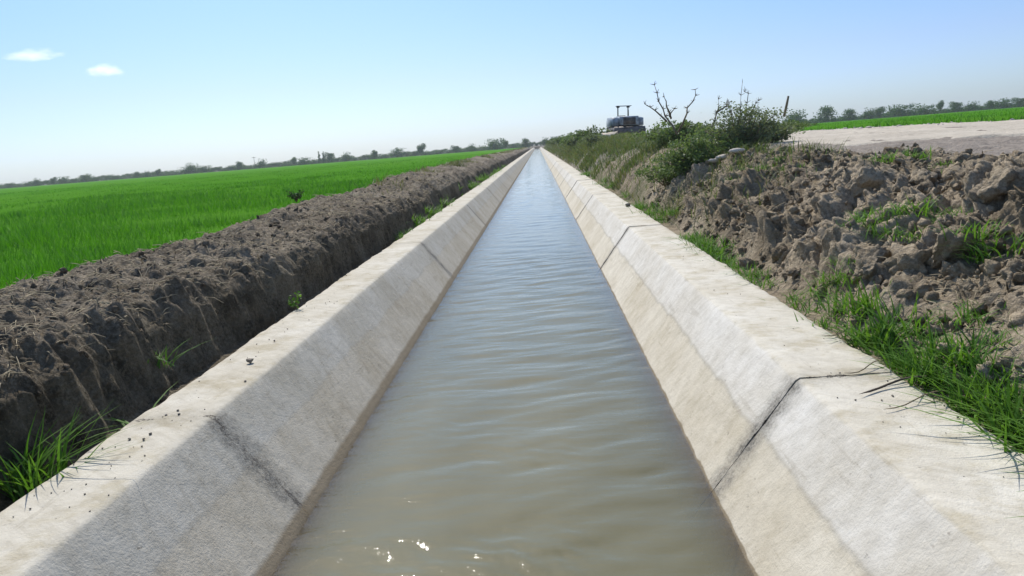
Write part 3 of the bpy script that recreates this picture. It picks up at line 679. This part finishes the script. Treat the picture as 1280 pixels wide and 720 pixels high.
B = bush('bush', 1.9, .85, 1.2, 30, 3600, .07, M['bush'], 12, label='leafy bush at the foot of the tall bare forked branches'); q = at(842, 170, 21); B.location = (q[0], 21, gz(q[0], 21))
B = bush('bush', 1.3, .6, .9, 30, 3600, .045, M['greybush'], 12, label='lowest grey green bush spreading onto the pale road, rightmost of the cluster'); q = at(962, 176, 17); B.location = (q[0], 17, gz(q[0], 17)+.02)
# bare branches
def branchy(name, D, polys, mat, r0, label, twigs=3):
    root = empty(name, tuple(at(*polys[0][0], D)))
    for poly in polys:
        b = MB(); pts = [at(px_, py_, D+.25*math.sin(i*2+px_)) for i, (px_, py_) in enumerate(poly)]
        fine = []
        for i in range(len(pts)-1):
            for s in (0, .5): fine.append(pts[i]+(pts[i+1]-pts[i])*s+np.array([random.gauss(0, .012), random.gauss(0, .03), 0])*(D/15))
        fine.append(pts[-1]); n_ = len(fine)
        b.tube(fine, [r0*(1-.75*i/(n_-1)) for i in range(n_)], 5)
        for k in range(twigs*len(poly)):
            i = random.randrange(n_//3, n_); d = np.array([random.gauss(0, 1), random.gauss(0, 1), abs(random.gauss(0, 1))]); d *= .0055*D/np.linalg.norm(d)
            b.tube([fine[i], fine[i]+d], [r0*.4, r0*.12], 4)
        o = b.build('branch', mat, root); o.location = -np.array(root.location)
    return tag(root, label, 'dead shrub')
branchy('bare_shrub', 20, [[(846, 168), (834, 145), (824, 127), (818, 106)], [(838, 148), (833, 133), (830, 121)], [(834, 152), (818, 138), (806, 130)], [(848, 165), (858, 142), (866, 127), (869, 112)], [(836, 146), (843, 136)]], M['stem'], .028, 'tall bare forked branches sticking up between bulldozer and big bush', 4)
branchy('bare_shrub', 14.4, [[(890, 160), (896, 142), (898, 124)], [(897, 140), (906, 133), (910, 128)]], M['stem'], .016, 'short forked bare stem rising from the dark green bush top', 5)
branchy('bare_shrub', 14.5, [[(925, 165), (926, 135), (928, 103)], [(930, 165), (934, 140), (934, 117), (931, 113)], [(918, 158), (913, 140), (908, 128)], [(936, 150), (944, 132), (948, 126)]], M['stem'], .013, 'cluster of thin upright bare stems above the grey green bush', 5)
branchy('bare_shrub', 14.2, [[(948, 186), (948, 172), (946, 160)], [(948, 176), (955, 168), (960, 166)], [(938, 184), (934, 170)]], M['stem'], .015, 'bent bare twig rooted in pale soil at the grey bush foot', 3)
b = MB(); b.tube([at(980, 146, 40), at(984, 128, 40), at(985.5, 120, 40)], [.07, .06, .05], 6); tag(b.build('post', M['stem']), 'leaning grey post standing among the shrubs at the rice edge', 'post')
# shrubs along the bank up to the bulldozer and beyond
SH = [bush('shrub', 2.6, 1.25, 2.0, 26, 2400, .13, M['bush'], 12), bush('shrub', 2.2, 1.0, 2.2, 22, 2000, .13, M['greybush'], 12), bush('shrub', 3.0, 1.1, 2.2, 26, 2200, .14, M['weed_green'], 12)]
SL_ = 'low green shrub in the row along the canal bank before and beyond the bulldozer'
rs = random.Random(5)
for k in range(46):
    yy = 34*math.exp(rs.random()*math.log(230/34)); xx = rs.uniform(3.2, 5.4)
    if abs(yy-60) < 14 and xx > 3.9: xx = rs.uniform(3.0, 3.9)
    if yy < 60 and .085 < xx/yy < .145: continue
    place(SH, k, (xx, yy, gz(xx, yy)-.05), rs.uniform(.55, 1.25)*(1 if yy > 55 else .6), rs.uniform(0, 6), SL_, 'shrub', 'shrubs along the canal bank')
for k in range(12):
    yy = rs.uniform(24, 40); q = at(rs.uniform(806, 900), 165, yy)
    place(SH, k+1, (q[0], yy, gz(q[0], yy)-.05), rs.uniform(.45, .65), rs.uniform(0, 6), 'leafy shrub on the bank top behind the forked bare branches', 'shrub', 'shrubs behind the bare branches')
for k in range(14):
    yy = rs.uniform(36, 60); q = at(938+k*5.5+rs.uniform(-4, 4), 150, yy)
    place(SH, k+1, (q[0], yy, .85 if q[0] < 14 else .78), rs.uniform(.6, .85), rs.uniform(0, 6), 'grey green shrub between the big bush and the right rice strip', 'shrub', 'shrubs at the rice edge')

# ------------------------------------------------------------------ bulldozer
def dozer():
    r = empty('bulldozer')
    for sx in (-1, 1):
        b = MB(); x0, x1 = (sx*.72, sx*1.16) if sx > 0 else (-1.16, -.72)
        loop = [(math.sin(a)*.42+1.35, .43-math.cos(a)*.42) for a in np.linspace(0, PI, 9)]+[(-1.35-math.sin(a)*.42, .43+math.cos(a)*.42) for a in np.linspace(0, PI, 9)]
        b.prism(loop, x0, x1)
        for k in range(14):
            y = -1.35+2.7*k/13; b.box((x0-.02, y-.03, -.035), (x1+.02, y+.03, .02)); b.box((x0-.02, y-.03, .84), (x1+.02, y+.03, .895))
        for k in range(7):
            a = PI*k/6
            for s_, yc in ((1, 1.35), (-1, -1.35)):
                yy, zz = yc+s_*math.sin(a)*.42, .43-math.cos(a)*.42; b.box((x0-.02, yy-.04, zz-.03), (x1+.02, yy+.04, zz+.03))
        tr_ = b.build('track', M['track'], r)
        for y, rad in ((1.35, .30), (-1.35, .30), (-.7, .16), (0, .16), (.7, .16)):
            w = MB(); xo = x1 if sx > 0 else x0; w.tube([(xo-sx*.02, y, .43 if rad > .2 else .22), (xo+sx*.05, y, .43 if rad > .2 else .22)], rad, 14); w.build('wheel', M['black'], tr_)
    b = MB(); b.box((-.70, -1.5, .45), (.70, 1.6, 1.0), .05); b.build('chassis', M['black'], r)
    b = MB(); b.prism([(-1.75, .95), (-1.75, 1.52), (-1.65, 1.60), (-.1, 1.66), (-.1, .95)], -.74, .74); h = b.build('engine_hood', M['steel'], r)
    b = MB(); b.box((-.5, -1.80, .98), (.5, -1.752, 1.5), .015)
    for k in range(9): b.box((-.46+k*.11, -1.83, 1.0), (-.42+k*.11, -1.80, 1.48))
    b.build('grille', M['rust'], h)
    for sx in (-1, 1):
        b = MB(); b.prism([(-1.5, .93), (-1.45, 1.46), (-.2, 1.58), (1.3, 1.58), (1.6, 1.3), (1.6, .93)], *sorted((sx*.78, sx*1.2))); b.build('fender', M['steel'], r)
        b = MB(); b.tube([(sx*.42-.02, .55, 1.45), (sx*.42-.02, .55, 2.40)], .05, 8); b.box((sx*.42-.12, .45, 2.32), (sx*.42+.10, .65, 2.42)); b.build('roof_post', M['black'], r)
        b = MB(); b.tube([(sx*1.05, .2, .5), (sx*1.05, -2.0, .45)], .07, 8); b.build('push_arm', M['rust'], r)
    b = MB(); b.box((-.60, .35, 2.422), (.66, .75, 2.47), .015); b.build('roof_bar', M['black'], r)
    b = MB(); b.tube([(.12, -.75, 1.6), (.12, -.75, 2.02), (.12, -.72, 2.2)], [.06, .055, .035], 10); b.build('exhaust_pipe', M['black'], r)
    b = MB(); b.box((-.3, .5, 1.2), (.3, 1.0, 1.42), .04); b.box((-.3, .95, 1.42), (.3, 1.08, 1.75), .04); b.build('seat', M['black'], r)
    prof = [(-2.05-.22*math.sin(s*PI), .02+.82*s) for s in np.linspace(0, 1, 9)]; prof = [(y_+.22, z_) for y_, z_ in prof]
    b = MB(); b.prism(prof+[(y_+.06, z_) for y_, z_ in reversed(prof)], -1.25, 1.25); bl = b.build('blade', M['rust'], r)
    b = MB(); b.box((-1.27, -2.09, -.02), (1.27, -1.90, .07)); b.build('cutting_edge', M['track'], bl)
    return r
q = at(781, 172, 60); dz = dozer(); dz.location = (q[0], 60, 1.33); dz.rotation_euler = (0, math.radians(2.5), math.radians(6)); dz.scale = (.93, .93, .99)
tag(dz, 'old blue grey bulldozer with open roof frame parked on the bank', 'bulldozer')
lm = lump('dirt_mound', 140, M['road'], .75, 3); lm.location = at(763, 168, 57); lm.location.z = gz(lm.location.x, 57)+.1; lm.scale = (.9, .8, .9); tag(lm, 'pale dirt mound piled against the bulldozer', 'dirt mound')

# ------------------------------------------------------------------ far trees
def tree(H, W, n, leaf, trunk=.3, shape=0):
    root = empty('tree'); b = MB(); b.tube([(0, 0, -.2), (.02*H, 0, trunk*H*.6), (0, .01*H, trunk*H*1.3)], [.03*H, .022*H, .012*H], 6)
    P = []
    nl = 11 if shape == 0 else 8
    for k in range(nl):
        a = k*2.4+random.random(); rr = W*.36*random.uniform(.2, 1); z = H*random.uniform(trunk+.1, .9)
        if shape == 1: rr = W*.1; z = H*(trunk*.5+.9*k/nl)
        c = np.array([math.cos(a)*rr, math.sin(a)*rr, z]); b.tube([(0, 0, trunk*H*.9), c*.6+np.array([0, 0, trunk*H*.35]), c], [.012*H, .008*H, .003*H], 4)
        s = (W*random.uniform(.11, .2) if shape == 0 else W*.3*(1.1-k/nl))
        P.append(c+np.clip(RG.normal(size=(n//nl, 3)), -1.7, 1.7)*np.array([s, s, s*.75]))
    b.build('trunk', M['bark'], root); P = np.concatenate(P); P[:, 2] = np.maximum(P[:, 2], .05*H); leaves(root, 'crown', P, leaf, M['tree']); return root
TR = [tree(6, 7, 1500, .6, .18), tree(5, 8, 1500, .6, .12), tree(6.5, 5.5, 1300, .55, .25), tree(4.2, 9, 1500, .6, .08)]
TP = [tree(7.5, 1.7, 500, .55, .1, 1)]
TOPS = {o.name: max(v.co.z for c in o.children for v in c.data.vertices) for o in TR+TP}
def base_z(x): return .15 if x < 0 else .75
def far_tree(px_, top, D, protos, i, label, group=None, wide=1.):
    q = at(px_, top, D); zb = base_z(q[0]); Hh = q[2]-zb
    o = place(protos, i, (q[0], D, zb), 1, i*1.7, label, 'tree', group)
    h0 = TOPS[protos[i % len(protos)].name]
    s = max(.25, Hh/h0); o.scale = (s*wide, s*wide, s); return o
named = [(105, 217, 'broad low tree clump, first wide one from the far end of the left tree line'), (236, 203, 'tall rounded tree, highest over the middle of the left rice field'), (526, 179, 'dark compact tree standing above the line left of the canal end'),
         (619, 172, 'spreading tree nearest the left of the canal end'), (656, 172, 'round tree just left of the canal vanishing point'), (680, 171, 'round tree straight above the canal vanishing point')]
for i, (px_, tp, lab) in enumerate(named): far_tree(px_, tp, 380 if px_ > 600 else 420, TR, i, lab, None, 1.25 if i in (0, 1) else .9)
for i, (px_, tp, lab) in enumerate([(398, 189, 'left one of two slim upright poplars in the far tree line'), (403.5, 189, 'right one of two slim upright poplars in the far tree line')]): far_tree(px_, tp, 420, TP, i, lab)
TL = 'small dark tree in the hazy line beyond the left rice field'
lst = [(44, 222), (66, 221), (79, 220), (170, 214), (182, 213), (197, 211), (255, 206), (298, 201), (325, 198), (367, 196), (379, 196), (411, 189.5), (431, 189.5), (468, 187), (496, 184), (569, 181), (589, 179), (631, 174), (693, 170)]
for i, (px_, tp) in enumerate(lst): far_tree(px_, tp, 420 if px_ < 600 else 390, TR, i+1, TL, 'far trees beyond the left rice', .9)
rt = random.Random(9); px_ = -30.
while px_ < 735:
    yh = 181-SL*(px_-672); far_tree(px_, yh-rt.uniform(2.8, 5.4), rt.uniform(430, 470), TR, rt.randrange(4), TL, 'far trees beyond the left rice', 1.5); px_ += rt.uniform(3.2, 6.5)
TRL = 'small dark tree in the line beyond the right rice strip'
for i, (px_, tp, w, lab) in enumerate([(992, 136, 1.1, 'wide dark tree at the near end of the right tree line, beside the post'), (1032, 131, 1., 'tall round tree standing out in the right tree line past the post'), (1127, 129, 1.3, 'broad dark tree in the middle of the right tree line'), (1176, 125, .6, 'narrow dark tree standing out above the right rice strip')]):
    far_tree(px_, tp, 300, TR, [1, 0, 3, 2][i], lab, None, w)
for i, (px_, tp) in enumerate([(1061, 135), (1085, 134), (1100, 133), (1157, 130), (1194, 126), (1213, 126), (1238, 125), (1255, 122), (1275, 121), (1300, 120), (1325, 117)]): far_tree(px_, tp, 310, TR, i, TRL, 'far trees beyond the right rice', 1.1)
px_ = 940.
while px_ < 1350:
    yh = 181-SL*(px_-672); far_tree(px_, yh-rt.uniform(4., 6.5), rt.uniform(320, 350), TR, rt.randrange(4), TRL, 'far trees beyond the right rice', 1.35); px_ += rt.uniform(3.2, 5.5)
px_ = 985.
while px_ < 1350:
    yh = 181-SL*(px_-672); far_tree(px_, yh-rt.uniform(3.0, 4.6), rt.uniform(350, 370), TR, rt.randrange(4), TRL, 'far trees beyond the right rice', 2.1); px_ += rt.uniform(6, 10)
b = MB(); q = at(317, 196, 400); b.tube([(q[0], 400, .1), (q[0], 400, q[2])], [.12, .09], 6); b.box((q[0]-1.0, 399.9, q[2]-.5), (q[0]+1.0, 400.1, q[2]-.3)); tag(b.build('power_pole', M['bark']), 'thin pole with crossarm in the far left tree line', 'pole')

# ------------------------------------------------------------------ clouds, air
def cloud(px_, py_, wpx, hpx, D, label, seed):
    q = at(px_, py_, D); sx, sz = wpx/FPX*D/2, hpx/FPX*D/2
    o = lump('cloud', seed, None, 1, 3, .25); o.location = q; o.scale = (sx, sx*.6, sz)
    t = NT('cloud_air'); t.t.nodes.remove(t.out); t.out = t.n('OutputMaterial')
    oc = t.n('TexCoord').outputs['Object']; ln = t.n('VectorMath', {0: oc}, operation='LENGTH').outputs['Value']
    nz = t.noise(t.mapv(oc, (2.2, 1.5, 1.2)), 1.4, 4)
    d = t.math('MULTIPLY', t.ramp(t.math('ADD', ln, t.math('MULTIPLY', t.math('SUBTRACT', nz, .5), 2.0)), .05, .80, 1., 0.), 2.1/sx)
    v = t.n('VolumePrincipled', {'Color': (1, 1, 1), 'Density': d, 'Anisotropy': .7}); t.t.links.new(v.outputs[0], t.out.inputs['Volume'])
    o.data.materials.append(t.m); tag(o, label, 'cloud'); return o
cloud(38, 70, 100, 20, 1600, 'small flat white cloud, left one of the two', 150)
cloud(134, 88, 76, 18, 1600, 'small flat white cloud, right one of the two', 151)

b = MB(); b.box((-1000, -40, -2.8), (1000, 1000, 12.5))
hz = b.build('haze', None); t = NT('haze_air')
pv = t.n('VolumePrincipled', {'Color': (.86, .92, 1.0), 'Density': .00028, 'Anisotropy': .2}); t.t.links.new(pv.outputs[0], t.out.inputs['Volume'])
hz.data.materials.append(t.m); tag(hz, 'thin pale blue haze over the plain', 'haze', kind='stuff')

# ------------------------------------------------------------------ light
AZ, EL = math.radians(-19), math.radians(46)
s = Vector((math.sin(AZ)*math.cos(EL), math.cos(AZ)*math.cos(EL), math.sin(EL)))
sd = bpy.data.lights.new('sun', 'SUN'); so = bpy.data.objects.new('sun', sd); COL.objects.link(so)
sd.energy = 4.2; sd.angle = math.radians(.5); sd.color = (1, .95, .87); so.rotation_euler = (-s).to_track_quat('-Z', 'Y').to_euler()
w = bpy.data.worlds.new('World'); scn.world = w; w.use_nodes = True; nt = w.node_tree; nt.nodes.clear()
sky = nt.nodes.new('ShaderNodeTexSky'); sky.sky_type = 'NISHITA'; sky.sun_disc = False; sky.sun_elevation = EL; sky.sun_rotation = AZ
sky.air_density = 1.0; sky.dust_density = .9; sky.ozone_density = 2.5
bg = nt.nodes.new('ShaderNodeBackground'); bg.inputs[1].default_value = .15
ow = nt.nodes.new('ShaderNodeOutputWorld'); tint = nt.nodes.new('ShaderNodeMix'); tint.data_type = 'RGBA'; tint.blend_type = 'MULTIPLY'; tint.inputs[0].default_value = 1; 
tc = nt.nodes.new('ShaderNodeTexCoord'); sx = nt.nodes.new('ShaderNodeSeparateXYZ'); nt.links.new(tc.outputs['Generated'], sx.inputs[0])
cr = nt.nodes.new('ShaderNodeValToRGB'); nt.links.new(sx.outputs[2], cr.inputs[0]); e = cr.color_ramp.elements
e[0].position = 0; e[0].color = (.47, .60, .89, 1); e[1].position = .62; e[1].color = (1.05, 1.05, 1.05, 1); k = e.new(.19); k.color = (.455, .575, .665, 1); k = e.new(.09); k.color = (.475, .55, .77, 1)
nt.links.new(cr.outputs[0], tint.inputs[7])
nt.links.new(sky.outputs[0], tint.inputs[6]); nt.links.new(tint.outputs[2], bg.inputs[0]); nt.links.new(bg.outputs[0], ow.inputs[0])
vs = scn.view_settings; vs.view_transform = 'Standard'; vs.look = 'None'; vs.gamma = 1; vs.exposure = 0.3; vs.use_curve_mapping = False
scn.cycles.max_bounces = 8; scn.cycles.transparent_max_bounces = 12; scn.cycles.volume_bounces = 3; scn.cycles.use_denoising = True
scn.cycles.sample_clamp_indirect = 6
